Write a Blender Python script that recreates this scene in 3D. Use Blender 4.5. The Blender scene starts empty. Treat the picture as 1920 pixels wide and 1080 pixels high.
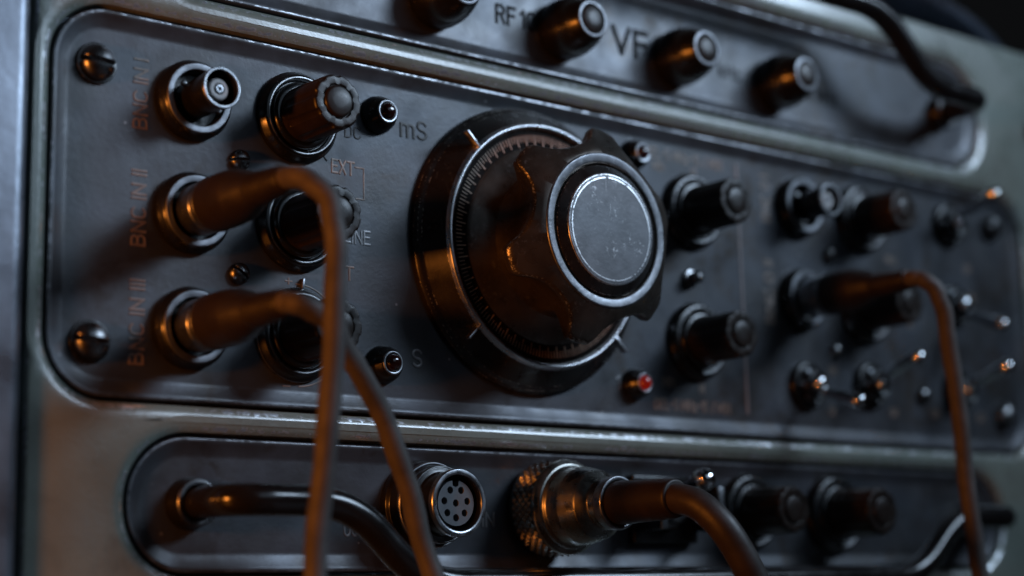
import bpy, bmesh, math, random
from mathutils import Vector, Matrix
random.seed(7)
S = 0.01          # everything below is written in centimetres
ZO = 13.0         # height of the panel centre above the bench
scene = bpy.context.scene
col = scene.collection
def W(x, y, z): return Vector((x*S, y*S, (z+ZO)*S))

# ------------------------------------------------------------------ camera
cam = bpy.data.cameras.new('camera'); camo = bpy.data.objects.new('camera', cam); col.objects.link(camo)
cam.sensor_width = 36.0; cam.lens = 61.44; cam.clip_start = 0.01; cam.clip_end = 50
cx = Vector((0.77305036, -0.63400378, -0.02079309))      # camera right, in panel axes
cy = Vector((0.09568715, 0.1489512, -0.984204))          # camera down
cz = Vector((0.62708621, 0.75884962, 0.17581279))        # camera forward
rot = Matrix((cx, -cy, -cz)).transposed()
camo.matrix_world = Matrix.Translation(W(-30.283, -36.0374, -9.4399)) @ rot.to_4x4()
cam.dof.use_dof = True; cam.dof.focus_distance = 0.437; cam.dof.aperture_fstop = 5.6; cam.dof.aperture_blades = 6
cam.dof.aperture_rotation = math.radians(30)
scene.camera = camo

# ------------------------------------------------------------------ world and lights
w = bpy.data.worlds.new('World'); scene.world = w; w.use_nodes = True
bgn = w.node_tree.nodes['Background']; bgn.inputs[0].default_value = (0.8, 0.85, 0.95, 1); bgn.inputs[1].default_value = 0.0045
def aim(o, p, t):
    o.location = p; o.rotation_euler = (t-p).to_track_quat('-Z', 'Y').to_euler()
def area(name, p, t, size, power, colr):
    l = bpy.data.lights.new(name, 'AREA'); l.shape = 'RECTANGLE'; l.size = size[0]*S; l.size_y = size[1]*S; l.energy = power; l.color = colr
    o = bpy.data.objects.new(name, l); col.objects.link(o); aim(o, W(*p), W(*t)); return o
area('cool_key_lamp', (38, -44, 31), (-3, 0, 8), (34, 13), 0.72, (0.60, 0.78, 1.0)).data.spread = math.radians(80)
area('cool_fill_lamp', (4, -62, 26), (2, 0, 2), (40, 30), 0.24, (0.58, 0.77, 1.0))
area('warm_side_lamp', (-52, -12, -4), (2, 0, -2), (4, 4), 1.40, (1.0, 0.29, 0.04))
vs = scene.view_settings; vs.view_transform = 'Standard'; vs.look = 'None'; vs.exposure = 0.0; vs.gamma = 1.0; vs.use_curve_mapping = False
scene.render.engine = 'CYCLES'

# ------------------------------------------------------------------ materials
def material(name, base, rough, metal=0.0, var=0.0, vscale=60., rvar=0.0, bump=0.0, bscale=300., base2=None,
             specks=0.0, wear=None, wear_thr=0.5, scratch=0.0, coat=0.0, stain=None, spec=0.5, emit=None, emits=0.0, trans=0.0, wscale=900.):
    m = bpy.data.materials.new(name); m.use_nodes = True
    nt = m.node_tree; N = nt.nodes; L = nt.links; p = N['Principled BSDF']
    def new(t, **k):
        n = N.new(t)
        for a, b in k.items(): setattr(n, a, b)
        return n
    p.inputs['Base Color'].default_value = (*base, 1); p.inputs['Roughness'].default_value = rough
    p.inputs['Metallic'].default_value = metal; p.inputs['Specular IOR Level'].default_value = spec
    p.inputs['Coat Weight'].default_value = coat; p.inputs['Coat Roughness'].default_value = 0.15
    p.inputs['Transmission Weight'].default_value = trans
    if emit: p.inputs['Emission Color'].default_value = (*emit, 1); p.inputs['Emission Strength'].default_value = emits
    tc = new('ShaderNodeTexCoord')
    def noise(scale, detail=6, dist=0.0, vec=None):
        n = new('ShaderNodeTexNoise'); n.inputs['Scale'].default_value = scale; n.inputs['Detail'].default_value = detail
        n.inputs['Distortion'].default_value = dist
        L.new(vec or tc.outputs['Object'], n.inputs['Vector']); return n.outputs['Fac']
    def ramp(src, a, b, lo=0., hi=1.):
        n = new('ShaderNodeMapRange'); n.inputs[1].default_value = a; n.inputs[2].default_value = b
        n.inputs[3].default_value = lo; n.inputs[4].default_value = hi; L.new(src, n.inputs[0]); return n.outputs[0]
    def math_(op, a, b=None):
        n = new('ShaderNodeMath', operation=op)
        for i, v in enumerate((a, b)):
            if v is None: continue
            if isinstance(v, (int, float)): n.inputs[i].default_value = v
            else: L.new(v, n.inputs[i])
        return n.outputs[0]
    def mix(f, a, b):
        n = new('ShaderNodeMix', data_type='RGBA')
        if isinstance(f, (int, float)): n.inputs[0].default_value = f
        else: L.new(f, n.inputs[0])
        for i, v in ((6, a), (7, b)):
            if isinstance(v, tuple): n.inputs[i].default_value = (*v, 1)
            else: L.new(v, n.inputs[i])
        return n.outputs[2]
    def mixf(f, a, b):
        n = new('ShaderNodeMix', data_type='FLOAT'); L.new(f, n.inputs[0])
        for i, v in ((2, a), (3, b)):
            if isinstance(v, (int, float)): n.inputs[i].default_value = v
            else: L.new(v, n.inputs[i])
        return n.outputs[0]
    c = base; r = rough; me = metal
    if var:
        b2 = base2 or tuple(x*(1-var) for x in base)
        c = mix(ramp(noise(vscale, 8, 0.4), 0.36, 0.66), base, b2)
    if stain:
        st_ = math_('MULTIPLY', ramp(noise(38, 7, 1.2), 0.54, 0.66), ramp(noise(240, 6, 0.8), 0.36, 0.62))
        c = mix(math_('MULTIPLY', st_, 0.85), c, stain)
    if rvar:
        r = ramp(noise(vscale*1.7, 8), 0.3, 0.7, max(0.04, rough-rvar), rough+rvar)
    if scratch:
        tot = None
        for k, (rz, sc) in enumerate(((0.4, 1.), (1.9, 1.3), (2.6, .8))):
            mp = new('ShaderNodeMapping'); mp.inputs['Rotation'].default_value = (0.3*k, rz, 0.2); mp.inputs['Scale'].default_value = (2200*sc, 60*sc, 70*sc)
            L.new(tc.outputs['Object'], mp.inputs['Vector'])
            s = ramp(noise(1.0, 2, 0.0, mp.outputs[0]), 0.70, 0.76)
            msk = ramp(noise(260*sc, 3), 0.5, 0.6)
            s = math_('MULTIPLY', s, msk)
            tot = s if tot is None else math_('MAXIMUM', tot, s)
        chip = math_('MULTIPLY', ramp(noise(1000, 7, 0.8), 0.59, 0.69), ramp(noise(130, 3), 0.46, 0.62))
        tot = math_('MAXIMUM', tot, chip)
        tot = math_('MULTIPLY', tot, scratch)
        c = mix(tot, c, (0.62, 0.64, 0.66)); r = math_('SUBTRACT', r if not isinstance(r, float) else math_('ADD', r, 0.0), math_('MULTIPLY', tot, 0.1))
    if specks:
        v = new('ShaderNodeTexVoronoi'); v.inputs['Scale'].default_value = 170.; L.new(tc.outputs['Object'], v.inputs['Vector'])
        d = ramp(v.outputs['Distance'], 0.04, 0.075, 1., 0.)
        rnd = ramp(v.outputs['Color'], 0.80, 0.82)
        c = mix(math_('MULTIPLY', math_('MULTIPLY', d, rnd), specks), c, (0.45, 0.46, 0.48))
    if wear:
        at = new('ShaderNodeAttribute', attribute_name='edge')
        n1 = noise(wscale, 5, 0.5); n2 = noise(wscale*0.12, 3)
        f = math_('ADD', math_('MULTIPLY', n1, 0.6), math_('MULTIPLY', n2, 0.4))
        wr = ramp(math_('MULTIPLY', at.outputs['Fac'], f), wear_thr, wear_thr+0.05)
        c = mix(wr, c, wear); r = mixf(wr, r, 0.34); me = mixf(wr, me, 0.85)
    for k, v in (('Base Color', c), ('Roughness', r), ('Metallic', me)):
        if not isinstance(v, (tuple, int, float)): L.new(v, p.inputs[k])
    if bump:
        bn = new('ShaderNodeBump'); bn.inputs['Strength'].default_value = bump; bn.inputs['Distance'].default_value = 0.0004
        hgt = math_('ADD', noise(bscale, 8, 0.3), math_('MULTIPLY', noise(bscale*3.5, 4), 0.35))
        L.new(hgt, bn.inputs['Height']); L.new(bn.outputs[0], p.inputs['Normal'])
    return m
M = {}
M['olive'] = material('olive_paint', (0.180, 0.208, 0.180), 0.30, coat=.7, var=.25, vscale=45, base2=(0.150, 0.172, 0.150), stain=(0.125, 0.135, 0.115), rvar=.08, bump=.26, bscale=900, specks=.6, wear=(0.55, 0.57, 0.6), wear_thr=.47, wscale=500)
M['panel'] = material('slate_panel', (0.056, 0.061, 0.072), 0.41, metal=.35, var=.4, vscale=55, base2=(0.036, 0.036, 0.038), stain=(0.028, 0.019, 0.014), rvar=.09, bump=.10, bscale=700, specks=.4, wear=(0.22, 0.225, 0.24), wear_thr=.44, wscale=400)
M['black'] = material('black_metal', (0.008, 0.0075, 0.0075), 0.24, metal=.0, var=.4, vscale=150, rvar=.06, bump=.03, bscale=800, wear=(0.22, 0.22, 0.23), wear_thr=.60, specks=.1)
M['ring'] = material('brushed_ring', (0.20, 0.205, 0.22), 0.42, metal=.9, var=.4, vscale=260, rvar=.1, bump=.08, bscale=1300, scratch=.5)
M['brightring'] = material('polished_ring', (0.62, 0.63, 0.66), 0.30, metal=1., var=.25, vscale=220, rvar=.08)
M['pale'] = material('pale_line_paint', (0.20, 0.155, 0.15), 0.45, var=.3, vscale=300)
M['bakelite'] = material('brown_bakelite', (0.020, 0.013, 0.010), 0.36, spec=.28, var=.4, vscale=150, rvar=.08, bump=.06, bscale=900, wear=(0.14, 0.13, 0.12), wear_thr=.62, specks=.15)
M['steel'] = material('worn_steel', (0.34, 0.35, 0.37), 0.33, metal=1., var=.35, vscale=220, rvar=.1, bump=.05, bscale=1200)
M['darksteel'] = material('dark_steel', (0.22, 0.22, 0.225), 0.30, metal=1., var=.4, vscale=200, rvar=.09, bump=.05, bscale=1200)
M['chrome'] = material('chrome', (0.62, 0.63, 0.65), 0.10, metal=1., rvar=.03, vscale=200)
M['gun'] = material('gunmetal_plug', (0.32, 0.315, 0.29), 0.30, metal=1., var=.45, vscale=160, rvar=.1, bump=.04, bscale=1000)
M['hub'] = material('scuffed_grey_disc', (0.125, 0.131, 0.143), 0.47, metal=.25, var=.3, vscale=220, rvar=.08, bump=.10, bscale=900, scratch=.85, wear=(0.75, 0.76, 0.78), wear_thr=.40, wscale=1200)
M['dialbody'] = material('dial_enamel', (0.014, 0.011, 0.010), 0.30, metal=.0, spec=.4, var=.35, vscale=120, rvar=.08, bump=.05, bscale=800, scratch=.05, wear=(0.42, 0.40, 0.36), wear_thr=.53, wscale=1500, specks=.15)
M['grip'] = material('worn_grip', (0.075, 0.060, 0.049), 0.32, metal=.6, var=.45, vscale=130, rvar=.09, bump=.08, bscale=900, scratch=.12, wear=(0.42, 0.40, 0.36), wear_thr=.50, wscale=1500, specks=.1)
M['scaleplate'] = material('scale_plate_enamel', (0.010, 0.0075, 0.0065), 0.7, spec=.05, var=.4, vscale=150, rvar=.08)
M['brownink'] = material('brown_engraving', (0.022, 0.016, 0.014), 0.45, spec=.3, var=.4, vscale=400)
M['rubber'] = material('cable_rubber', (0.082, 0.070, 0.065), 0.62, spec=.35, var=.35, vscale=130, rvar=.08, bump=.10, bscale=900, specks=.25)
M['darkrubber'] = material('dark_cable_rubber', (0.030, 0.022, 0.019), 0.50, spec=.4, var=.35, vscale=130, rvar=.08, bump=.10, bscale=900, specks=.25)
M['insert'] = material('grey_insert', (0.13, 0.135, 0.145), 0.45, var=.25, vscale=250)
M['boot'] = material('boot_rubber', (0.018, 0.011, 0.008), 0.52, spec=.4, var=.35, vscale=130, rvar=.08, bump=.08, bscale=900)
M['copper'] = material('copper_paint', (0.21, 0.155, 0.125), 0.48, metal=.1, var=.4, vscale=400, rvar=.1)
M['ink'] = material('dark_engraving', (0.008, 0.006, 0.006), 0.6, spec=.15, var=.4, vscale=400)
M['greyink'] = material('grey_engraving', (0.20, 0.195, 0.20), 0.40, metal=.4, var=.4, vscale=400)
M['tickpaint'] = material('scale_paint', (0.60, 0.42, 0.30), 0.45, var=.3, vscale=300)
M['white'] = material('nylon', (0.45, 0.42, 0.41), 0.45, var=.15, vscale=200)
M['void'] = material('black_hole', (0.004, 0.004, 0.004), 0.6)
M['casing'] = material('casing_paint', (0.25, 0.275, 0.32), 0.34, metal=.8, var=.4, vscale=40, rvar=.1, bump=.18, bscale=250, scratch=.25)
M['lensdark'] = material('dark_red_lens', (0.018, 0.004, 0.003), 0.08, coat=.3)
M['lenslit'] = material('lit_red_lens', (0.06, 0.003, 0.002), 0.10, coat=.2, emit=(1.0, 0.03, 0.006), emits=0.12)
M['handle'] = material('handle_enamel', (0.010, 0.009, 0.009), 0.20, var=.3, vscale=120, rvar=.05, bump=.03, bscale=700, specks=.2)
M['bench'] = material('bench_wood', (0.035, 0.026, 0.020), 0.5, var=.5, vscale=25, rvar=.1, bump=.2, bscale=120)

# ------------------------------------------------------------------ mesh helpers (centimetre input)
def mesh_from(verts, faces, name, sharp=32., attr=None):
    me = bpy.data.meshes.new(name)
    me.from_pydata([(v[0]*S, v[1]*S, v[2]*S) for v in verts], [], faces)
    bm = bmesh.new(); bm.from_mesh(me); bmesh.ops.recalc_face_normals(bm, faces=bm.faces); bm.to_mesh(me); bm.free()
    me.polygons.foreach_set('use_smooth', [True]*len(me.polygons))
    me.set_sharp_from_angle(angle=math.radians(sharp))
    if attr is not None:
        a = me.attributes.new('edge', 'FLOAT', 'POINT'); a.data.foreach_set('value', attr)
    return me
def link(name, me, mat, parent=None, loc=(0, 0, 0), rot=(0, 0, 0), label=None):
    o = bpy.data.objects.new(name, me); col.objects.link(o)
    if mat is not None and (len(me.materials) == 0): me.materials.append(M[mat])
    o.location = Vector(loc)*S; o.rotation_euler = rot
    if parent: o.parent = parent
    if label: o['label'] = label
    return o
def bev(pts, b=0.03, n=3):
    """round every inner corner of a (r,h) profile; returns (r,h,edge)"""
    out = [(pts[0][0], pts[0][1], 0.)]
    for i in range(1, len(pts)-1):
        p0, p, p1 = (Vector(pts[i-1][:2]), Vector(pts[i][:2]), Vector(pts[i+1][:2]))
        bb = pts[i][2] if len(pts[i]) > 2 else b
        d0 = (p0-p); d1 = (p1-p)
        k = min(bb, d0.length*.45, d1.length*.45)
        if k < 1e-4: out.append((p.x, p.y, 1.)); continue
        a = p + d0.normalized()*k; c = p + d1.normalized()*k
        for j in range(n+1):
            t = j/n; q = a*(1-t)**2 + p*2*t*(1-t) + c*t*t
            out.append((q.x, q.y, 1. if 0 < j < n else .55))
    out.append((pts[-1][0], pts[-1][1], 0.))
    return out
def lathe(name, pts, seg=48, b=0.03, mod=None, sharp=32., off=0.):
    """revolve (r,h) round the outward axis (-y)"""
    pr = bev(pts, b); V = []; F = []; A = []
    idx = []
    for (r, h, e) in pr:
        if r < 1e-5: idx.append([len(V)]); V.append((0, -h, 0)); A.append(e); continue
        row = []
        for k in range(seg):
            t = 2*math.pi*k/seg + off; rr = mod(r, h, t) if mod else r
            row.append(len(V)); V.append((rr*math.cos(t), -h, rr*math.sin(t))); A.append(e)
        idx.append(row)
    for a, c in zip(idx, idx[1:]):
        for k in range(seg):
            k2 = (k+1) % seg
            if len(a) == 1 and len(c) == 1: continue
            if len(a) == 1: F.append((a[0], c[k], c[k2]))
            elif len(c) == 1: F.append((a[k], a[k2], c[0]))
            else: F.append((a[k], a[k2], c[k2], c[k]))
    return mesh_from(V, F, name, sharp, A)
def smooth_path(pts, rad=1.0, n=8):
    """polyline with rounded corners"""
    P = [Vector(p[:3]) for p in pts]; out = [P[0]]
    for i in range(1, len(P)-1):
        r = pts[i][3] if len(pts[i]) > 3 else rad
        d0 = P[i-1]-P[i]; d1 = P[i+1]-P[i]; k = min(r, d0.length*.49, d1.length*.49)
        a = P[i]+d0.normalized()*k; c = P[i]+d1.normalized()*k
        for j in range(n+1):
            t = j/n; out.append(a*(1-t)**2 + P[i]*2*t*(1-t) + c*t*t)
    out.append(P[-1]); return out
def spline(pts, n=10):
    P = [Vector(p) for p in pts]; P = [P[0]*2-P[1]] + P + [P[-1]*2-P[-2]]; out = []
    for i in range(1, len(P)-2):
        for j in range(n):
            t = j/n; a, b_, c, d = P[i-1], P[i], P[i+1], P[i+2]
            out.append(.5*((2*b_)+(c-a)*t+(2*a-5*b_+4*c-d)*t*t+(3*b_-a-3*c+d)*t**3))
    out.append(P[-2]); return out
def tube(name, path, r, seg=14, sq=(1., 1.), caps=True, up=Vector((0, 0, 1))):
    """sweep a circle (or ellipse) along a path; r number or list"""
    n = len(path); V = []; F = []
    T = [(path[min(i+1, n-1)]-path[max(i-1, 0)]).normalized() for i in range(n)]
    ref = up if abs(T[0].dot(up)) < .95 else Vector((1, 0, 0))
    u = (ref - T[0]*ref.dot(T[0])).normalized()
    for i in range(n):
        u = (u - T[i]*u.dot(T[i])).normalized(); v = T[i].cross(u)
        ri = r[i] if isinstance(r, (list, tuple)) else r
        for k in range(seg):
            t = 2*math.pi*k/seg; V.append(path[i] + u*math.cos(t)*ri*sq[0] + v*math.sin(t)*ri*sq[1])
    for i in range(n-1):
        for k in range(seg):
            k2 = (k+1) % seg; F.append((i*seg+k, i*seg+k2, (i+1)*seg+k2, (i+1)*seg+k))
    if caps: F.append(tuple(range(seg))); F.append(tuple(range((n-1)*seg, n*seg)))
    return mesh_from(V, F, name, 40.)
def rbox(name, lo, hi, b=0.04, n=2):
    bm = bmesh.new(); bmesh.ops.create_cube(bm, size=1.)
    for v in bm.verts:
        v.co = Vector([(lo[i]+hi[i])/2 + v.co[i]*(hi[i]-lo[i]) for i in range(3)])
    if b: bmesh.ops.bevel(bm, geom=bm.edges[:], offset=b, segments=n, affect='EDGES', profile=.5)
    for v in bm.verts: v.co *= S
    me = bpy.data.meshes.new(name); bm.to_mesh(me); bm.free()
    me.polygons.foreach_set('use_smooth', [True]*len(me.polygons)); me.set_sharp_from_angle(angle=math.radians(35)); return me
def rrect(x0, x1, z0, z1, r, n=14):
    P = []
    for (ux, uz, a0) in ((x1-r, z1-r, 0), (x0+r, z1-r, 90), (x0+r, z0+r, 180), (x1-r, z0+r, 270)):
        for j in range(n+1):
            a = math.radians(a0+90*j/n); P.append((ux+r*math.cos(a), uz+r*math.sin(a)))
    out = []
    for i, p in enumerate(P):           # subdivide long straight runs
        q = P[(i+1) % len(P)]; d = math.dist(p, q); k = max(1, int(d/0.8))
        for j in range(k): out.append((p[0]+(q[0]-p[0])*j/k, p[1]+(q[1]-p[1])*j/k))
    return out
def inset(x0, x1, z0, z1, r, d, m):
    """loop with the same vertex count as rrect(x0..)"""
    base = rrect(x0, x1, z0, z1, r); cxm = (x0+x1)/2; czm = (z0+z1)/2
    hx = (x1-x0)/2-r; hz = (z1-z0)/2-r; out = []
    for (x, z) in base:
        ux = max(-hx, min(hx, x-cxm)); uz = max(-hz, min(hz, z-czm))
        vx = x-cxm-ux; vz = z-czm-uz; L_ = math.hypot(vx, vz) or 1.
        k = (r-d)/L_
        out.append((cxm+ux+vx*k, czm+uz+vz*k))
    return out
# rounded-corner loop helpers keep d < r

# ------------------------------------------------------------------ the things
def empty(name, loc, label, cat):
    o = bpy.data.objects.new(name, None); o.empty_display_size = .02; col.objects.link(o); o.location = loc
    o['label'] = label; o['category'] = cat; return o
ins = empty('test_instrument', (0, 0, 0), 'worn olive and slate electronic test instrument with dials, sockets and switches', 'instrument')
def at(x, z, y=0.): return (x, y, z+ZO)     # location in the instrument's own frame (cm)

TR = dict(main=(-13.93, 22.95, -4.70, 4.25, 1.35), upper=(-11.9, 20.85, 5.22, 8.72, 1.65), lower=(-11.9, 20.6, -8.62, -5.63, 1.45))
FY = -0.30            # front of the olive plate
# --- olive faceplate with three openings
def faceplate():
    bm = bmesh.new(); lay = bm.verts.layers.float.new('edge'); edges = []
    outer = rrect(-14.45, 26.2, -11.6, 10.05, .5, 6)
    loops = []
    for k, (x0, x1, z0, z1, r) in TR.items():
        x0 -= .13; x1 += .13; z0 -= .13; z1 += .13; r += .13
        loops.append([inset(x0, x1, z0, z1, r+.001, d, 0) for d in (-.42, -.32, -.22, -.12, -.04, 0.)])
    hs = (0., .006, .026, .070, .14, .40); es = (0., .3, .75, 1., .7, 0.)
    def ring(pts, y, e):
        vs_ = []
        for (x, z) in pts:
            v = bm.verts.new((x*S, y*S, z*S)); v[lay] = e; vs_.append(v)
        return vs_
    fill = []
    for lp in loops:
        rows = [ring(p, FY+h, e) for p, h, e in zip(lp, hs, es)]
        n = len(rows[0])
        for a, c in zip(rows, rows[1:]):
            for i in range(n): bm.faces.new((a[i], a[(i+1) % n], c[(i+1) % n], c[i]))
        fill.append(rows[0])
    oi = [inset(-14.45, 26.2, -11.6, 10.05, .5, d, 0) for d in (.12, .05, .01, 0., 0.)]
    # outer loops use their own resampling; build from rrect to keep counts equal
    rows = [ring(p, FY+h, e) for p, h, e in zip(oi, (0., .02, .08, .15, .34), (0., .8, 1., .6, 0.))]
    n = len(rows[0])
    for a, c in zip(rows, rows[1:]):
        for i in range(n): bm.faces.new((a[i], a[(i+1) % n], c[(i+1) % n], c[i]))
    fill.append(rows[0])
    ed = []
    for row in fill:
        for i in range(len(row)): ed.append(bm.edges.get((row[i], row[(i+1) % len(row)])))
    bmesh.ops.triangle_fill(bm, use_beauty=True, use_dissolve=False, edges=ed, normal=(0, -1, 0))
    bmesh.ops.recalc_face_normals(bm, faces=bm.faces)
    me = bpy.data.meshes.new('faceplate'); bm.to_mesh(me); bm.free()
    me.polygons.foreach_set('use_smooth', [True]*len(me.polygons)); me.set_sharp_from_angle(angle=math.radians(30))
    return me
link('faceplate', faceplate(), 'olive', ins, at(0, 0), label='olive painted front plate with chipped rounded edges')
# --- slate trays
def tray(key):
    x0, x1, z0, z1, r = TR[key]
    steps = [(-.07, .30, 0.), (-.065, -.08, 0.), (-.055, -.115, .6), (-.03, -.14, 1.), (0.0, -.145, .9), (.05, -.135, .4), (.10, -.110, 0.), (.32, -.016, 0.), (.37, -.003, 0.), (.42, 0., 0.)]
    V = []; F = []; A = []; rows = []
    for d, y, e in steps:
        lp = inset(x0, x1, z0, z1, r, d, 0); rows.append(list(range(len(V), len(V)+len(lp))))
        V += [(x, y, z) for x, z in lp]; A += [e]*len(lp)
    n = len(rows[0])
    for a, c in zip(rows, rows[1:]):
        for i in range(n): F.append((a[i], a[(i+1) % n], c[(i+1) % n], c[i]))
    F.append(tuple(rows[-1]))
    return mesh_from(V, F, 'tray', 25., A)
trays = {k: link('panel_tray', tray(k), 'panel', ins, at(0, 0), label={'main': 'large slate panel tray holding the big dial', 'upper': 'slate tray with smooth round knobs at the top', 'lower': 'slate tray with round multi-pin sockets at the bottom'}[k]) for k in TR}
# --- casing: top, bottom, sides, back and the rounded side rails
cs = link('casing', rbox('casing', (-20.3, .45, -11.75), (32.0, 24, 10.30), .5, 4), 'casing', ins, at(0, 0), label='dark steel casing behind the front plate')
link('side_rail', rbox('side_rail', (-20.5, -.58, -11.7), (-14.64, 1.2, 10.6), .34, 10), 'casing', ins, at(0, 0))
link('side_rail', rbox('side_rail', (26.4, -.58, -11.7), (32.2, 1.2, 10.6), .98, 10), 'casing', ins, at(0, 0))
for fx in (-12, 23):
    for fy in (3, 21):
        link('rubber_foot', lathe('rubber_foot', [(0, 0), (1.2, 0), (1.0, 1.25), (0, 1.25)], 24, .1), 'boot', ins, (fx, fy, ZO-11.75), (math.radians(90), 0, 0))
# carrying strap on top of the casing
sp = spline([(25.4, 2.2, 10.15), (24.9, 2.2, 10.75), (23.6, 2.2, 11.45), (21.6, 2.2, 11.95), (18.5, 2.2, 12.35), (14, 2.2, 12.6), (4, 2.2, 12.7), (-6, 2.2, 12.6), (-10.5, 2.2, 12.2), (-13.2, 2.2, 11.2), (-13.9, 2.2, 10.15)], 8)
st = link('carrying_strap', tube('carrying_strap', sp, 1.0, 12, (.32, 1.1)), 'casing', ins, at(0, 0), label='dark curved carrying strap on top of the casing')

# ------------------------------------------------------------------ stroke lettering
def arc(cx_, cy_, rx, ry, a0, a1, n=8):
    return [(cx_+rx*math.cos(math.radians(a0+(a1-a0)*i/n)), cy_+ry*math.sin(math.radians(a0+(a1-a0)*i/n))) for i in range(n+1)]
G = {
 'B': (.56, [[(0, 0), (0, 1), (.3, 1)] + arc(.3, .77, .22, .23, 90, -90) + [(0, .54)], [(.3, .54)] + arc(.31, .27, .25, .27, 90, -90) + [(0, 0)]]),
 'N': (.56, [[(0, 0), (0, 1), (.56, 0), (.56, 1)]]),
 'C': (.54, [arc(.28, .72, .27, .28, 25, 180) + arc(.28, .28, .27, .28, 180, 335)]),
 'I': (.0, [[(0, 0), (0, 1)]]),
 'D': (.54, [[(0, 0), (0, 1), (.24, 1)] + arc(.24, .7, .3, .3, 90, 0) + arc(.24, .3, .3, .3, 0, -90) + [(0, 0)]]),
 'E': (.46, [[(.46, 1), (0, 1), (0, 0), (.46, 0)], [(0, .53), (.4, .53)]]),
 'F': (.46, [[(.46, 1), (0, 1), (0, 0)], [(0, .53), (.4, .53)]]),
 'X': (.54, [[(0, 0), (.54, 1)], [(0, 1), (.54, 0)]]),
 'T': (.54, [[(0, 1), (.54, 1)], [(.27, 1), (.27, 0)]]),
 'L': (.44, [[(0, 1), (0, 0), (.44, 0)]]),
 'M': (.66, [[(0, 0), (0, 1), (.33, .3), (.66, 1), (.66, 0)]]),
 'm': (.74, [[(0, 0), (0, .7)], [(0, .5)] + arc(.18, .5, .18, .2, 150, 0) + [(.37, 0)], [(.37, .5)] + arc(.55, .5, .18, .2, 150, 0) + [(.74, 0)]]),
 'k': (.42, [[(0, 0), (0, 1)], [(.4, .68), (0, .3)], [(.14, .42), (.42, 0)]]),
 'z': (.38, [[(0, .68), (.38, .68), (0, 0), (.38, 0)]]),
 'S': (.5, [arc(.25, .75, .25, .25, 30, 270, 10)[:-1] + arc(.25, .25, .25, .25, 90, -150, 10)]),
 'R': (.54, [[(0, 0), (0, 1), (.28, 1)] + arc(.28, .75, .24, .25, 90, -90) + [(0, .5)], [(.28, .5), (.54, 0)]]),
 'V': (.62, [[(0, 1), (.31, 0), (.62, 1)]]),
 'O': (.54, [arc(.27, .7, .27, .3, 0, 180) + arc(.27, .3, .27, .3, 180, 360) + [(.54, .7)]]),
 'U': (.54, [[(0, 1), (0, .28)] + arc(.27, .28, .27, .28, 180, 360) + [(.54, 1)]]),
 'H': (.54, [[(0, 0), (0, 1)], [(.54, 0), (.54, 1)], [(0, .52), (.54, .52)]]),
 'P': (.5, [[(0, 0), (0, 1), (.26, 1)] + arc(.26, .74, .24, .26, 90, -90) + [(0, .48)]]),
 'A': (.6, [[(0, 0), (.3, 1), (.6, 0)], [(.1, .34), (.5, .34)]]),
 'G': (.56, [arc(.28, .72, .28, .28, 25, 180) + arc(.28, .28, .28, .28, 180, 360) + [(.56, .48), (.32, .48)]]),
 '1': (.2, [[(0, .8), (.2, 1), (.2, 0)]]), '0': (.5, [arc(.25, .7, .25, .3, 0, 180) + arc(.25, .3, .25, .3, 180, 360) + [(.5, .7)]]),
 '5': (.48, [[(.44, 1), (.05, 1), (.02, .56)] + arc(.22, .32, .26, .3, 120, -150, 10)]),
 '+': (.4, [[(0, .5), (.4, .5)], [(.2, .3), (.2, .7)]]), '-': (.3, [[(0, .5), (.3, .5)]]), '/': (.3, [[(0, -.05), (.3, 1.05)]]),
}
def tube_raw(V, F, path, r, flat=.45, seg=6):
    n = len(path); b0 = len(V)
    for i in range(n):
        d = (path[min(i+1, n-1)]-path[max(i-1, 0)]).normalized(); u = Vector((-d.z, 0, d.x))
        for k in range(seg):
            t = 2*math.pi*(k+.5)/seg; V.append(path[i]+u*math.cos(t)*r+Vector((0, -math.sin(t)*r*flat, 0)))
    for i in range(n-1):
        for k in range(seg):
            k2 = (k+1) % seg; F.append((b0+i*seg+k, b0+i*seg+k2, b0+(i+1)*seg+k2, b0+(i+1)*seg+k))
    F.append(tuple(b0+k for k in range(seg))); F.append(tuple(b0+(n-1)*seg+k for k in range(seg)))
def strokes(polys, r):
    V = []; F = []
    for pl in polys:
        P = [Vector((x, 0, z)) for x, z in pl]
        d0 = (P[0]-P[1]).normalized(); d1 = (P[-1]-P[-2]).normalized(); P[0] = P[0]+d0*r*.8; P[-1] = P[-1]+d1*r*.8
        # split at sharp corners so every stroke keeps its width
        seg = [P[0]]
        for i in range(1, len(P)):
            seg.append(P[i])
            if i == len(P)-1: tube_raw(V, F, seg, r)
            elif (P[i]-P[i-1]).angle(P[i+1]-P[i], 0) > .9:
                e = (P[i]-P[i-1]).normalized(); seg[-1] = P[i]+e*r*.6; tube_raw(V, F, seg, r); seg = [P[i]-(P[i+1]-P[i]).normalized()*r*.6]
    return V, F
def text(s, x, z, h, mat, parent, length=None, vert=False, r=None, gap=.24, name='engraved_lettering', label=None):
    """letters with their lower left corner at (x,z); vert turns them to read upwards"""
    wd = 0; pl = []
    for ch in s:
        if ch == ' ': wd += .34; continue
        a, g = G[ch]
        for q in g: pl.append([(wd+px, py) for px, py in q])
        wd += a+gap
    wd -= gap; kx = h if length is None else length/wd
    pl = [[(px*kx, py*h) for px, py in q] for q in pl]
    if vert: pl = [[(-b, a) for a, b in q] for q in pl]
    V, F = strokes(pl, r or h*.10)
    # part of the tray it is engraved on; trays sit at (0,0,ZO)
    return link(name, mesh_from(V, F, name, 40.), mat, parent, (x, -.004, z), label=label or ('engraved letters ' + s))
T = trays['main']
text('BNC IN I', -11.53, 1.63, .34, 'copper', T, 1.66, True)
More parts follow.
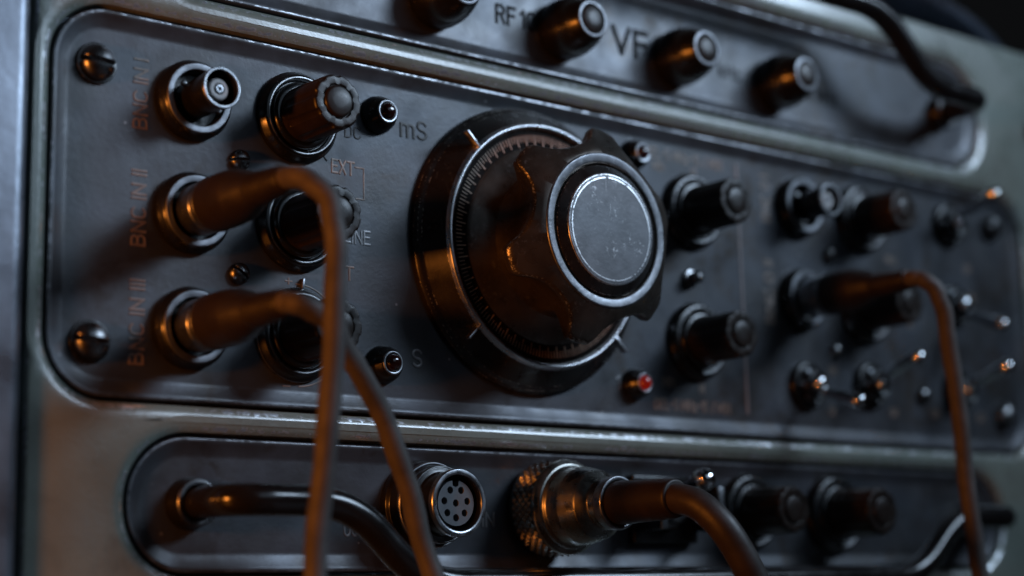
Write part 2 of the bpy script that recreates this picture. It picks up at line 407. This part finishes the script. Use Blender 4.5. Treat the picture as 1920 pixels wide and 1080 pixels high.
text('BNC IN II', -11.53, -1.17, .34, 'copper', T, 1.77, True)
text('BNC IN III', -11.53, -3.94, .34, 'copper', T, 1.94, True)
text('DC', -5.93, 2.32, .30, 'brownink', T, .46)
text('EXT', -6.33, 1.33, .33, 'copper', T, .66)
text('LINE', -5.96, -.43, .33, 'greyink', T, .76)
text('INT', -6.33, -1.40, .33, 'copper', T, .62)
text('mS', -4.17, 2.62, .46, 'brownink', T, .82)
text('S', -3.86, -3.46, .42, 'greyink', T, .26)
def line(pts, r, mat, parent, name='engraved_line'):
    V, F = strokes(pts, r); return link(name, mesh_from(V, F, name, 40.), mat, parent, (0, -.004, 0))
line([[(-5.62, 1.55), (-5.36, 1.55), (-5.36, .73), (-5.6, .73)]], .022, 'copper', T)
line([[(-6.68, 1.80), (-6.50, 1.60)]], .022, 'ink', T)
line([[(-6.45, 2.43), (-6.25, 2.43)]], .02, 'ink', T)
line([[(-6.15, .93), (-5.95, .93)]], .02, 'copper', T)
text('+', -7.70, -1.78, .34, 'copper', T, .17, r=.02); line([[(-7.76, -4.21), (-7.58, -4.21)]], .02, 'copper', T)
line([[(-7.35+1.27*math.cos(math.radians(a)), -2.93+1.27*math.sin(math.radians(a))) for a in range(92, 40, -6)]], .02, 'copper', T)
line([[(-7.35+1.27*math.cos(math.radians(a)), -2.93+1.27*math.sin(math.radians(a))) for a in range(-88, -50, 6)]], .02, 'copper', T)
line([[(8.58, 3.62), (8.62, -4.02)]], .06, 'pale', T, 'divider_line')
text('DEL-5 MHz-15 / MIN', 4.72, 3.38, .30, 'copper', T, 3.2)
text('DEL-5 MHz-15 / MIN', 4.74, -4.10, .30, 'copper', T, 3.1)
text('BNC O I', 10.0, 2.02, .36, 'copper', T, 1.46, True)
text('BNC O II', 10.0, -1.18, .36, 'copper', T, 1.94, True)
text('10', 3.28, -3.62, .36, 'greyink', T, .5)
for tx, tz, s_ in ((5.0, 3.0, 'MIN'), (6.6, 3.02, 'M'), (5.1, -3.42, 'MIN'), (6.6, -3.55, 'M'), (15.6, 1.32, 'MHz'), (19.9, 1.45, 'ON'), (20.0, .45, 'ON'), (12.45, -2.6, 'ON'), (12.4, -3.9, 'OI'), (15.4, -3.8, 'ON'), (16.6, -.75, 'IN'), (20.1, -3.75, 'ON'), (17.6, -3.72, 'ON')):
    text(s_, tx, tz, .26, 'copper', T)
U = trays['upper']
text('RF', -.86, 6.40, .50, 'ink', U, .66); text('10', .02, 6.40, .50, 'ink', U, .52)
text('VF', 3.56, 6.38, .76, 'ink', U, 1.35, r=.088)
text('kHz', 8.0, 6.42, .40, 'ink', U, .9); text('/ MHz', 12.2, 6.35, .42, 'ink', U, 1.3)
Lw = trays['lower']
text('OUT', -6.0, -7.80, .34, 'greyink', Lw, .62); text('IN', -1.66, -7.52, .34, 'greyink', Lw, .36)

# ------------------------------------------------------------------ screws
def slot_screw(r, h, slot, ang):
    """domed head built in rows across a real slot"""
    V = []; F = []; m = 22; rows = []
    def dome(x, z):
        q = min(1., math.hypot(x, z)/r); return h*(.30+.70*math.sqrt(max(0., 1-q*q)))
    zs = [-r*math.cos(math.pi/2*k/9*.98) for k in range(10)]; zs = [z for z in zs if z < -slot*1.3]
    lo = [(z, 0) for z in zs] + [(-slot*1.15, 0), (-slot, 2), (-slot*.92, 1), (0, 1), (slot*.92, 1), (slot, 2), (slot*1.15, 0)] + [(-z, 0) for z in reversed(zs)]
    for z, k in lo:
        w_ = math.sqrt(max(0., r*r-z*z)); row = []
        for i in range(m+1):
            x = -w_*math.cos(math.pi*i/m); y = dome(x, z)
            if k == 1: y = min(y, h*.08)
            if k == 2: y = y-.02*h
            row.append(len(V)); V.append((x, -y, z))
        rows.append(row)
    for a, c in zip(rows, rows[1:]):
        for i in range(m): F.append((a[i], a[i+1], c[i+1], c[i]))
    rim = [q[0] for q in rows] + rows[-1][1:] + [q[-1] for q in reversed(rows[:-1])] + list(reversed(rows[0][1:-1]))
    b0 = len(V)
    for q in rim: V.append((V[q][0], .02, V[q][2]))
    n = len(rim)
    for i in range(n): F.append((rim[i], rim[(i+1) % n], b0+(i+1) % n, b0+i))
    return mesh_from(V, F, 'screw', 40.)
bigs = slot_screw(.43, .42, .065, 0); smalls = slot_screw(.27, .26, .038, 0)
for me in (bigs, smalls): me.materials.append(M['darksteel'])
wash = lathe('washer', [(.2, -.02), (.50, -.02), (.50, .07), (.2, .07)], 32, .02)
for (x, z, a) in ((-12.86, 2.98, 4), (-12.88, -3.52, 6), (21.5, 3.2, 30), (21.55, -3.5, -20)):
    s_ = link('slotted_screw', bigs, None, ins, at(x, z), (0, math.radians(a), 0)); link('washer', wash, 'black', s_)
for (x, z, a) in ((-9.05, 1.22, -4), (-9.05, -1.58, 35), (12.70, 1.25, 20), (12.78, -1.84, -30), (17.1, -3.03, 10)):
    link('slotted_screw', smalls, None, ins, at(x, z), (0, math.radians(a), 0))
bs = link('ball_stud', lathe('ball_stud', [(0, -.02), (.28, -.02), (.28, .14), (.16, .16), (.2, .32), (.17, .45), (.08, .52), (0, .53)], 28, .04), 'darksteel', ins, at(6.30, -.16))
ds = link('slotted_screw', bigs, None, ins, at(24.2, 7.1, FY-.0), (0, .5, 0))

# ------------------------------------------------------------------ rotary knobs (fluted)
def flute(n, lo, hi, depth, width=.5):
    def f(r, h, t):
        if not (lo <= h <= hi) or r < .45: return r
        u = (t*n/(2*math.pi)) % 1.; d = abs(u-.5)/(.5*width)
        return r - (depth*math.sqrt(max(0., 1-d*d)) if d < 1 else 0.)
    return f
kb = lathe('knob_base', [(0, -.03), (1.17, -.03), (1.17, .12), (1.06, .29), (.985, .315), (.93, .31), (.90, .22), (.86, .22), (0, .22)], 72, .025)
kr = lathe('base_ring', [(.90, .20), (1.00, .29), (1.00, .335), (.955, .335), (.90, .28)], 72, .012)
ks = lathe('knob_skirt', [(0, .2), (.86, .2), (.86, .33), (.80, .40), (.72, .42), (0, .42)], 72, .03)
kk = lathe('rotary_knob', [(0, .3), (.70, .3), (.71, .46), (.71, .62), (.685, 1.84), (.64, 1.90), (.44, 1.90), (.43, 1.86), (0, 1.86)], 240, .03, flute(9, .60, 1.93, .034, .40), 38.)
kc = lathe('knob_cap', [(.405, 1.80), (.405, 1.91), (.36, 1.955), (.20, 1.985), (0, 1.992)], 48, .05)
for me, m_ in ((kb, 'black'), (kr, 'darksteel'), (ks, 'black'), (kk, 'bakelite'), (kc, 'bakelite')): me.materials.append(M[m_])
def knob(x, z, rot_, s=1., y=0., label=None):
    o = link('rotary_knob', kk, None, ins, at(x, z, y), (0, math.radians(rot_), 0), label); o.scale = (s,)*3
    for n_, me in (('knob_base', kb), ('base_ring', kr), ('knob_skirt', ks), ('knob_cap', kc)): link(n_, me, None, o)
    return o
for i, (x, z, a) in enumerate(((-7.40, 2.555, 8), (-7.40, -.20, 20), (-7.40, -2.94, 3))):
    knob(x, z, a, label=['upper', 'middle', 'lower'][i] + ' fluted knob of the left column')
knob(6.48, 1.90, 5, label='fluted knob right of the big dial, above the ball stud'); knob(6.48, -2.03, 14, label='fluted knob right of the big dial, below the ball stud')
knob(14.3, 2.62, 11, label='fluted knob beside the open socket on the right'); knob(14.3, -.38, 2, label='fluted knob behind the right plug')
knob(8.35, -7.02, 9, label='fluted knob in the lower tray, left of a pair'); knob(12.2, -7.02, 0, 1.06, label='fluted knob in the lower tray, right of a pair')
# index bezel of the lowest left knob
bz = lathe('index_ring', [(1.10, .0), (1.18, .0), (1.18, .10), (1.12, .12)], 64, .01)
link('index_ring', bz, 'steel', ins, at(-7.40, -2.94)); link('index_pointer', rbox('index_pointer', (-.03, -.14, 1.16), (.03, 0., 1.42), .012), 'steel', ins, at(-7.40, -2.94), (0, math.radians(6), 0))

# smooth knobs of the upper tray
uk = lathe('round_knob', [(0, -.03), (.84, -.03), (.88, .30, .2), (.84, .72, .25), (.70, 1.12, .2), (.565, 1.38, .04), (.53, 1.42, .02), (.43, 1.42, .02), (.42, 1.36), (0, 1.36)], 64, .06)
ur = lathe('knob_rim', [(.43, 1.36), (.535, 1.395), (.525, 1.44), (.45, 1.45), (.42, 1.40)], 56, .012)
uc = lathe('knob_cap', [(.415, 1.30), (.415, 1.40), (.36, 1.46), (.2, 1.50), (0, 1.51)], 48, .04)
for me, m_ in ((uk, 'black'), (ur, 'ring'), (uc, 'bakelite')): me.materials.append(M[m_])
for i, (x, z) in enumerate(((-3.05, 6.58), (1.46, 6.55), (6.0, 6.55), (10.45, 6.55))):
    o = link('round_knob', uk, None, ins, at(x, z)); link('knob_rim', ur, None, o); link('knob_cap', uc, None, o)

# ------------------------------------------------------------------ big dial
DX, DZ = .05, 0.
db = link('dial', lathe('dial', [(0, -.03), (3.98, -.03), (3.98, .16), (3.90, .24), (3.80, .30), (3.40, .80), (3.36, .86), (3.20, .86), (3.18, .74), (2.0, .74), (0, .74)], 160, .03), 'dialbody', ins, at(DX, DZ), label='big central dial with a graduated scale and a lobed hub')
link('scale_plate', lathe('scale_plate', [(3.19, .72), (3.185, .79), (3.16, .80), (2.4, .80), (1.5, .80)], 128, .01), 'scaleplate', db)
link('dial_ring', lathe('dial_ring', [(3.225, .82), (3.24, .91), (3.30, .945), (3.37, .91), (3.40, .80)], 160, .02), 'brightring', db)
for a in (134, 225, 316, 46):
    link('index_pointer', rbox('index_pointer', (3.33, -.93, -.035), (3.90, -.70, .035), .025), 'brightring', db, (0, 0, 0), (0, -math.radians(a), 0))
V = []; F = []
for k in range(180):
    a = math.radians(2*k); r0 = 2.76 if k % 3 == 0 else 2.88; r1 = 3.07; hw = .010 if k % 3 == 0 else .007
    b0 = len(V); c_, s_ = math.cos(a), math.sin(a)
    for y in (-.79, -.812):
        for (r_, w_) in ((r0, -hw), (r1, -hw), (r1, hw), (r0, hw)): V.append((r_*c_-w_*s_, y, r_*s_+w_*c_))
    F += [(b0+4, b0+5, b0+6, b0+7)] + [(b0+i, b0+(i+1) % 4, b0+4+(i+1) % 4, b0+4+i) for i in range(4)]
gm = link('graduation_marks', mesh_from(V, F, 'graduation_marks'), 'tickpaint', db); gm['kind'] = 'stuff'
# lobed hub
def hub_mesh():
    n = 360; V = []; F = []; A = []
    def Ro(t):
        d = math.degrees(t); u = ((d-20) % 60)          # lobe centre at u = 0
        u = min(u, 60-u)                                 # 0 lobe .. 30 middle of the scallop
        if u < 8.5: return 2.96
        k = (30-u)/21.5                                  # 1 at lobe edge, 0 at middle
        return 2.96-.62*math.sqrt(max(0, 1-k**2.0))
    def hf(r): return 3.24-.70*(r-2.10)
    R0 = [Ro(2*math.pi*k/n) for k in range(n)]
    RS = [sum(R0[(k+d) % n]*math.exp(-(d/2.6)**2) for d in range(-7, 8))/sum(math.exp(-(d/2.6)**2) for d in range(-7, 8)) for k in range(n)]
    rows = []
    def row(fr, e):
        idx = []
        for k in range(n):
            t = 2*math.pi*k/n; r, h = fr(RS[k]); idx.append(len(V)); V.append((r*math.cos(t), -h, r*math.sin(t))); A.append(e)
        rows.append(idx)
    row(lambda r: (2.72, .79), 0.); row(lambda r: (2.60, .87), 0.); row(lambda r: (2.30, .97), 0.); row(lambda r: (2.02, 1.15), 0.); row(lambda r: (1.90+(r-2.3)*.15, 1.45), 0.)
    row(lambda r: (1.90+(r-2.3)*.32, 1.85), 0.); row(lambda r: (1.97+(r-2.3)*.66, 2.08), 0.); row(lambda r: (r-.05, hf(r)-.26), 0.)
    row(lambda r: (r, hf(r)-.09), .55); row(lambda r: (r-.012, hf(r)-.035), 1.); row(lambda r: (r-.05, hf(r-.05)-.004), .95)
    row(lambda r: (2.06+(r-2.06)*.85, hf(2.06+(r-2.06)*.85)), .62)
    row(lambda r: (2.06+(r-2.06)*.4, hf(2.06+(r-2.06)*.4)), .55)
    row(lambda r: (2.07, 3.25), .6); row(lambda r: (1.80, 3.25), 0.); row(lambda r: (1.78, 3.10), 0.); row(lambda r: (1.2, 3.10), 0.)
    for a, c in zip(rows, rows[1:]):
        for k in range(n): F.append((a[k], a[(k+1) % n], c[(k+1) % n], c[k]))
    return mesh_from(V, F, 'dial_hub', 33., A)
link('dial_hub', hub_mesh(), 'grip', db, label='dark lobed grip with worn edges')
link('hub_ring', lathe('hub_ring', [(1.81, 3.16), (1.82, 3.275), (2.03, 3.295), (2.07, 3.26), (2.07, 3.16)], 128, .025), 'ring', db, label='bare metal ring round the hub face')
link('hub_face', lathe('hub_face', [(1.75, 3.0), (1.75, 3.22), (1.72, 3.27), (1.50, 3.405), (1.475, 3.425), (1.42, 3.43), (0, 3.43)], 128, .02), 'dialbody', db)
link('hub_disc', lathe('hub_disc', [(1.49, 3.38), (1.485, 3.425), (1.45, 3.445), (1.36, 3.452), (0, 3.455)], 128, .03), 'hub', db, label='scuffed grey disc in the middle of the dial')

# ------------------------------------------------------------------ coaxial sockets and plugs
nb = lathe('coaxial_socket', [(0, -.03), (.98, -.03), (.98, .20), (.90, .36), (.865, .40), (.70, .40), (.675, .36), (.675, .06), (0, .06)], 72, .02)
nr = lathe('socket_ring', [(.69, .36), (.70, .415), (.845, .42), (.87, .38), (.87, .34)], 72, .012)
ns = lathe('socket_shell', [(0, .05), (.46, .05), (.46, .5), (.475, 1.0), (.495, 1.36), (.495, 1.45), (.44, 1.45), (.43, 1.38), (.43, .70), (0, .70)], 56, .012)
nrim = lathe('shell_rim', [(.432, 1.36), (.435, 1.462), (.485, 1.462), (.501, 1.44), (.501, 1.39)], 56, .01)
nd = lathe('insulator', [(0, .6), (.27, .6), (.27, 1.26), (.24, 1.31), (.13, 1.31), (.12, 1.22), (0, 1.22)], 40, .03)
npn = lathe('centre_contact', [(.10, .9), (.10, 1.34, .01), (.045, 1.34, .01), (.04, 1.0), (0, 1.0)], 28, .02)
lug = rbox('bayonet_lug', (.40, -1.08, -.06), (.60, -.96, .06), .025)
for me, m_ in ((nb, 'black'), (nr, 'ring'), (ns, 'black'), (nrim, 'steel'), (nd, 'white'), (npn, 'steel'), (lug, 'darksteel')): me.materials.append(M[m_])
def bnc(x, z, label):
    o = link('coaxial_socket', nb, None, ins, at(x, z), label=label); link('socket_ring', nr, None, o)
    for n_, me in (('socket_shell', ns), ('shell_rim', nrim), ('insulator', nd), ('centre_contact', npn)): link(n_, me, None, o)
    for a in (150, -30): link('bayonet_lug', lug, None, o, (0, .55, 0), (0, -math.radians(a), 0))
    return o
BX = -10.36
bnc(BX, 2.49, 'open coaxial socket at the upper left'); bnc(BX, -.26, 'coaxial socket taking the middle left plug'); bnc(BX, -3.02, 'coaxial socket taking the lower left plug')
bnc(11.27, 2.64, 'open coaxial socket on the right'); bnc(11.22, -.33, 'coaxial socket taking the right plug')

pc = lathe('plug_collar', [(0, .42), (.60, .42), (.62, .46), (.62, .98), (.585, 1.02), (.585, 1.10), (.64, 1.14), (.66, 1.18), (.66, 1.26), (0, 1.26)], 56, .025)
def boot_mesh():
    pts = [(0, 1.20), (.62, 1.20), (.655, 1.28), (.66, 1.9), (.62, 2.35), (.50, 2.75), (.40, 3.0)]
    h = 3.0; r = .40
    for i in range(6):
        pts += [(r, h+.10), (r-.045, h+.12), (r-.045, h+.17), (r-.008, h+.19)]; h += .19; r -= .012
    pts += [(r, h+.05), (.27, h+.12), (0, h+.12)]
    return lathe('plug_boot', pts, 48, .05)
pb = boot_mesh()
pc.materials.append(M['steel']); pb.materials.append(M['boot'])
BENCH = -ZO+.26
CABLES = 'coaxial patch cables'
def coax(label, x, z, way, r=.25):
    e = empty('patch_cable', W(way[-1][0], way[-1][1], -ZO), label, 'cable')
    base = Vector((way[-1][0], way[-1][1], -ZO)); e['group'] = CABLES
    def k(p): return Vector(p)-base
    o = link('plug_collar', pc, None, e, Vector((x, 0, z))-base); link('plug_boot', pb, None, e, Vector((x, 0, z))-base)
    path = spline([k((x, -3.9, z)), k((x, -4.35, z))] + [k(p) for p in way], 9)
    ph = random.uniform(0, 6); rr = [r*(1+.025*math.sin(ph+i*.9)+.02*math.sin(2.1*i+ph)) for i in range(len(path))]
    path = [p+Vector((math.sin(i*.7+ph), math.cos(i*.53+ph), 0))*.018 for i, p in enumerate(path)]
    link('cable', tube('cable', path, rr, 20), 'rubber', e)
    return e
coax('brown cable hanging straight down from the middle left socket, nearest of all', BX, -.26,
     [(-10.25, -4.95, -.42), (-10.0, -5.38, -.95), (-9.85, -5.42, -2.0), (-9.85, -5.30, -4.4), (-10.02, -5.15, -7.0), (-10.25, -5.2, -9.4), (-10.3, -6.0, -11.6), (-10.2, -8.0, BENCH), (-10, -12, BENCH), (-11, -17, BENCH)])
coax('brown cable slanting down to the right from the lowest left socket', BX, -3.02,
     [(-10.12, -4.60, -3.12), (-9.45, -4.55, -3.38), (-8.55, -4.10, -4.12), (-7.55, -3.80, -5.20), (-6.75, -3.70, -6.9), (-6.12, -3.70, -8.8), (-5.8, -4.6, -11.2), (-6.0, -7.0, BENCH), (-6, -11, BENCH), (-7, -16, BENCH)])
coax('brown cable hanging from the plugged coaxial socket at the far right', 11.22, -.33,
     [(11.32, -4.75, -.42), (11.62, -5.0, -.90), (11.95, -4.95, -1.8), (12.55, -4.75, -4.1), (12.95, -4.6, -6.5), (13.3, -4.6, -8.9), (13.6, -5.2, -11.4), (13.8, -7.0, BENCH), (14, -11, BENCH), (13, -16, BENCH)])

# ------------------------------------------------------------------ pilot lamps
lb = lathe('pilot_lamp', [(0, -.03), (.50, -.03), (.50, .10), (.44, .30), (.33, .50), (.24, .52), (.23, .40), (0, .40)], 48, .04)
lr = lathe('lamp_rim', [(.235, .45), (.245, .53), (.29, .535), (.31, .50)], 40, .01)
ll = lathe('lamp_lens', [(.235, .40), (.235, .50), (.19, .62), (.10, .68), (0, .69)], 32, .05)
lb.materials.append(M['black']); lr.materials.append(M['steel'])
lld = ll; lld.materials.append(M['lensdark']); lll = ll.copy(); lll.materials.clear(); lll.materials.append(M['lenslit'])
for (x, z, me, lab, s_) in ((-4.95, 3.03, lld, 'unlit pilot lamp beside the letters mS', 1.), (-4.85, -3.50, lld, 'unlit pilot lamp beside the letter S', 1.), (4.15, 3.30, lld, 'unlit red pilot lamp above the big dial', .92), (3.92, -3.46, lll, 'glowing red pilot lamp', .92)):
    o = link('pilot_lamp', lb, None, ins, at(x, z), label=lab); o.scale = (s_,)*3; link('lamp_rim', lr, None, o); link('lamp_lens', me, None, o)

# ------------------------------------------------------------------ toggle switches
tb = lathe('toggle_switch', [(0, -.03), (.78, -.03), (.78, .12), (.70, .22), (.60, .24), (.58, .18), (.50, .18), (.48, .50), (.40, .56), (.34, .50), (0, .45)], 56, .03)
tn = lathe('lock_nut', [(.40, .18), (.56, .18), (.56, .34), (.50, .38), (.40, .38)], 6, .03)
tr_ = lathe('bushing_ball', [(.02, .42), (.26, .44), (.30, .58), (.24, .72), (.14, .78), (0, .78)], 32, .06)
tl = lathe('toggle_lever', [(0, .5), (.13, .5), (.13, .8), (.16, 1.2), (.235, 2.0), (.25, 2.14), (.20, 2.30), (.10, 2.37), (0, 2.385)], 32, .06)
for me, m_ in ((tb, 'black'), (tn, 'steel'), (tr_, 'chrome'), (tl, 'chrome')): me.materials.append(M[m_])
for (x, z, a) in ((19.0, 2.98, -20), (19.0, .15, 24), (11.3, -3.05, 18), (14.35, -2.86, -19), (19.0, -2.78, -17)):
    o = link('toggle_switch', tb, None, ins, at(x, z), label='chrome toggle switch with its lever ' + ('up' if a < 0 else 'down'))
    link('lock_nut', tn, None, o); link('bushing_ball', tr_, None, o)
    link('toggle_lever', tl, None, o, (0, 0, 0), (math.radians(a), 0, 0))

# ------------------------------------------------------------------ handles
cupm = lathe('handle_cup', [(0, -.03), (.62, -.03), (.60, .12), (.545, .40), (.53, .46), (.43, .46), (.42, .20), (0, .20)], 48, .025)
cupr = lathe('cup_rim', [(.425, .40), (.43, .475), (.52, .475), (.545, .43)], 48, .012)
cupm.materials.append(M['black']); cupr.materials.append(M['darksteel'])
def handle(z, zb, label):
    pts = [(-10.3, -.1, z), (-10.3, -2.0, z, 1.3), (-7.2, -2.0, z, 1.1), (-5.1, -2.0, zb, 1.2), (13.7, -2.0, zb, 1.2), (15.9, -2.0, z, 1.1), (18.95, -2.0, z, 1.3), (18.95, -.1, z)]
    o = link('handle', tube('handle', smooth_path(pts, 1., 10), .37, 28), 'handle', ins, at(0, 0), label=label)
    for x in (-10.3, 18.95):
        c_ = link('handle_cup', cupm, None, o, (x, 0, z)); link('cup_rim', cupr, None, c_)
handle(-7.10, -9.02, 'black bent tube handle in front of the lower tray')
handle(6.98, 9.15, 'black bent tube handle in front of the upper tray')

# ------------------------------------------------------------------ multi-pin socket, plug and guarded toggle of the lower tray
SX = -3.77
so = link('multipin_socket', lathe('multipin_socket', [(0, -.03), (1.16, -.03), (1.16, .22), (1.08, .30), (1.07, .66), (1.0, .72), (.97, .76), (.965, 1.0), (.93, 1.04), (.80, 1.06), (.79, 1.55), (.81, 1.70), (.70, 1.74), (.68, 1.70), (.68, .9), (0, .9)], 96, .022), 'black', ins, at(SX, -7.05), label='round eight-hole socket in the lower tray')
link('flange_ring', lathe('flange_ring', [(1.02, .66), (1.03, .72), (1.06, .725), (1.085, .68), (1.085, .62)], 96, .01), 'steel', so)
link('step_ring', lathe('step_ring', [(.91, 1.0), (.92, 1.05), (.95, 1.055), (.975, 1.01), (.975, .96)], 96, .01), 'darksteel', so)
link('socket_ring', lathe('socket_ring', [(.685, 1.66), (.70, 1.745), (.745, 1.76), (.82, 1.755), (.842, 1.72), (.842, 1.60)], 96, .012), 'steel', so)
def insert_mesh():
    """disc with real holes and a key slot on top"""
    bm = bmesh.new(); R_ = .56; yf = -1.60; yb = -1.10
    holes = [(0, 0)] + [(.36*math.cos(math.radians(a)), .36*math.sin(math.radians(a))) for a in (62, 118, 172, 222, 270, 318, 8)]
    loops = []
    out = []
    kw = .10
    for i in range(72):
        a = math.radians(90 + 360*(i+.5)/72); x, z = R_*math.cos(a), R_*math.sin(a)
        if abs(x) < kw and z > 0: continue
        out.append((x, z))
    out += [(kw, R_*.98), (kw*.9, R_-.13), (0, R_-.17), (-kw*.9, R_-.13), (-kw, R_*.98)]
    loops.append(out)
    for (hx, hz) in holes: loops.append([(hx+.092*math.cos(2*math.pi*i/16), hz+.092*math.sin(2*math.pi*i/16)) for i in range(16)])
    ed = []
    for lp in loops:
        f_ = [bm.verts.new((x*S, yf*S, z*S)) for x, z in lp]; g_ = [bm.verts.new((x*S, yb*S, z*S)) for x, z in lp]
        for i in range(len(lp)):
            j = (i+1) % len(lp); bm.faces.new((f_[i], f_[j], g_[j], g_[i])); ed.append(bm.edges.get((f_[i], f_[j])))
    bmesh.ops.triangle_fill(bm, use_beauty=True, use_dissolve=False, edges=ed, normal=(0, -1, 0))
    bmesh.ops.recalc_face_normals(bm, faces=bm.faces)
    me = bpy.data.meshes.new('pin_insert'); bm.to_mesh(me); bm.free(); return me
pi_ = link('pin_insert', insert_mesh(), 'insert', so, (0, 0, 0), (0, math.radians(0), 0), label='grey disc with eight holes')

PX = .36; pz = -7.05
e = empty('power_cable', W(9.0, -16, -ZO), 'thick dark cable on a knurled metal plug in the lower tray', 'cable'); eb = Vector((9.0, -16, -ZO))
pl0 = Vector((PX, 0, pz))-eb
link('plug_body', lathe('plug_body', [(0, .03), (1.12, .03), (1.12, .15), (1.05, .2), (1.05, .3), (1.0, .9), (1.08, .95), (1.08, 1.30), (1.02, 1.36), (1.01, 1.7), (1.02, 1.78), (.96, 2.05), (.90, 2.30), (.885, 2.33), (.74, 2.50), (.66, 2.58), (.64, 2.9), (0, 2.9)], 96, .035), 'gun', e, pl0)
link('plug_ring', lathe('plug_ring', [(.55, 3.02), (.60, 3.10), (.675, 3.10), (.69, 3.06), (.68, 2.80), (.62, 2.74)], 72, .02), 'steel', e, pl0)
# knurled coupling ring: diamond studs
V = []; F = []; A = []; nA = 36; nH = 6
def kn(h): return 1.27
for j in range(nH):
    for k in range(nA):
        h0 = .28+.125*j; a0 = 2*math.pi*(k+.5*(j % 2))/nA; da = math.pi/nA*.94; dh = .12; r = kn(h0)-.035; b0 = len(V)
        for (ha, aa, rr) in ((-dh, 0, r), (0, -da, r), (dh, 0, r), (0, da, r), (0, 0, r+.06)):
            V.append((rr*math.cos(a0+aa), -(h0+ha+.03), rr*math.sin(a0+aa))); A.append(1. if rr > r else 0.)
        F += [(b0, b0+1, b0+4), (b0+1, b0+2, b0+4), (b0+2, b0+3, b0+4), (b0+3, b0, b0+4)]
kr_ = link('coupling_ring', lathe('coupling_ring', [(1.0, .12), (1.225, .12), (1.225, 1.02), (1.26, 1.05), (1.24, 1.14), (1.13, 1.26), (1.02, 1.28)], 96, .02), 'gun', e, pl0)
kn_ = link('knurling', mesh_from(V, F, 'knurling', 5., A), 'gun', kr_); kn_['kind'] = 'stuff'
link('strain_relief', lathe('strain_relief', [(0, 2.9), (.56, 2.9), (.56, 3.15), (.50, 5.0), (.485, 5.12), (.44, 5.16), (0, 5.16)], 48, .04), 'boot', e, pl0)
cp = spline([Vector(p)-eb for p in ((PX, -4.8, pz), (PX+.0, -5.3, pz-.03), (PX+.08, -5.85, pz-.22), (PX+.35, -6.3, pz-.72), (PX+.75, -6.5, pz-1.4), (PX+1.25, -6.6, pz-2.3), (PX+2.1, -6.9, pz-4.2), (PX+3.2, -8, -ZO+.47), (5.5, -11.5, -ZO+.45), (9.0, -16, -ZO+.45))], 9)
link('cable', tube('cable', cp, .38, 20), 'darkrubber', e)

# guarded toggle: base, two side plates and a chrome bat lever
g0 = link('guarded_toggle', rbox('guarded_toggle', (-1.25, -.30, -.95), (1.25, .02, .95), .06, 3), 'black', ins, at(4.75, -7.0), label='chrome bat toggle between two black guard plates')
for sx in (-1, 1):
    gp = link('guard_plate', rbox('guard_plate', (sx*1.14-.11, -1.35, -.62), (sx*1.14+.11, -.25, .62), .05, 3), 'black', g0)
    link('plate_edge', rbox('plate_edge', (sx*1.14-.115, -1.40, -.60), (sx*1.14+.115, -1.31, .60), .035, 3), 'steel', gp)
link('bushing', lathe('bushing', [(0, .25), (.55, .25), (.55, .45), (.42, .5), (.40, .8), (.3, .85), (0, .85)], 40, .03), 'darksteel', g0)
link('toggle_lever', lathe('toggle_lever', [(0, .5), (.18, .5), (.20, .9), (.30, 1.7), (.33, 1.95), (.28, 2.17), (.15, 2.28), (0, 2.31)], 40, .07), 'chrome', g0, (0, 0, 0), (math.radians(-22), 0, 0))

# ------------------------------------------------------------------ bench under the instrument
bench = link('bench', rbox('bench', (-90, -60, -4), (110, 60, 0), .3, 2), 'bench', None, (0, 0, -.01)); bench['kind'] = 'structure'
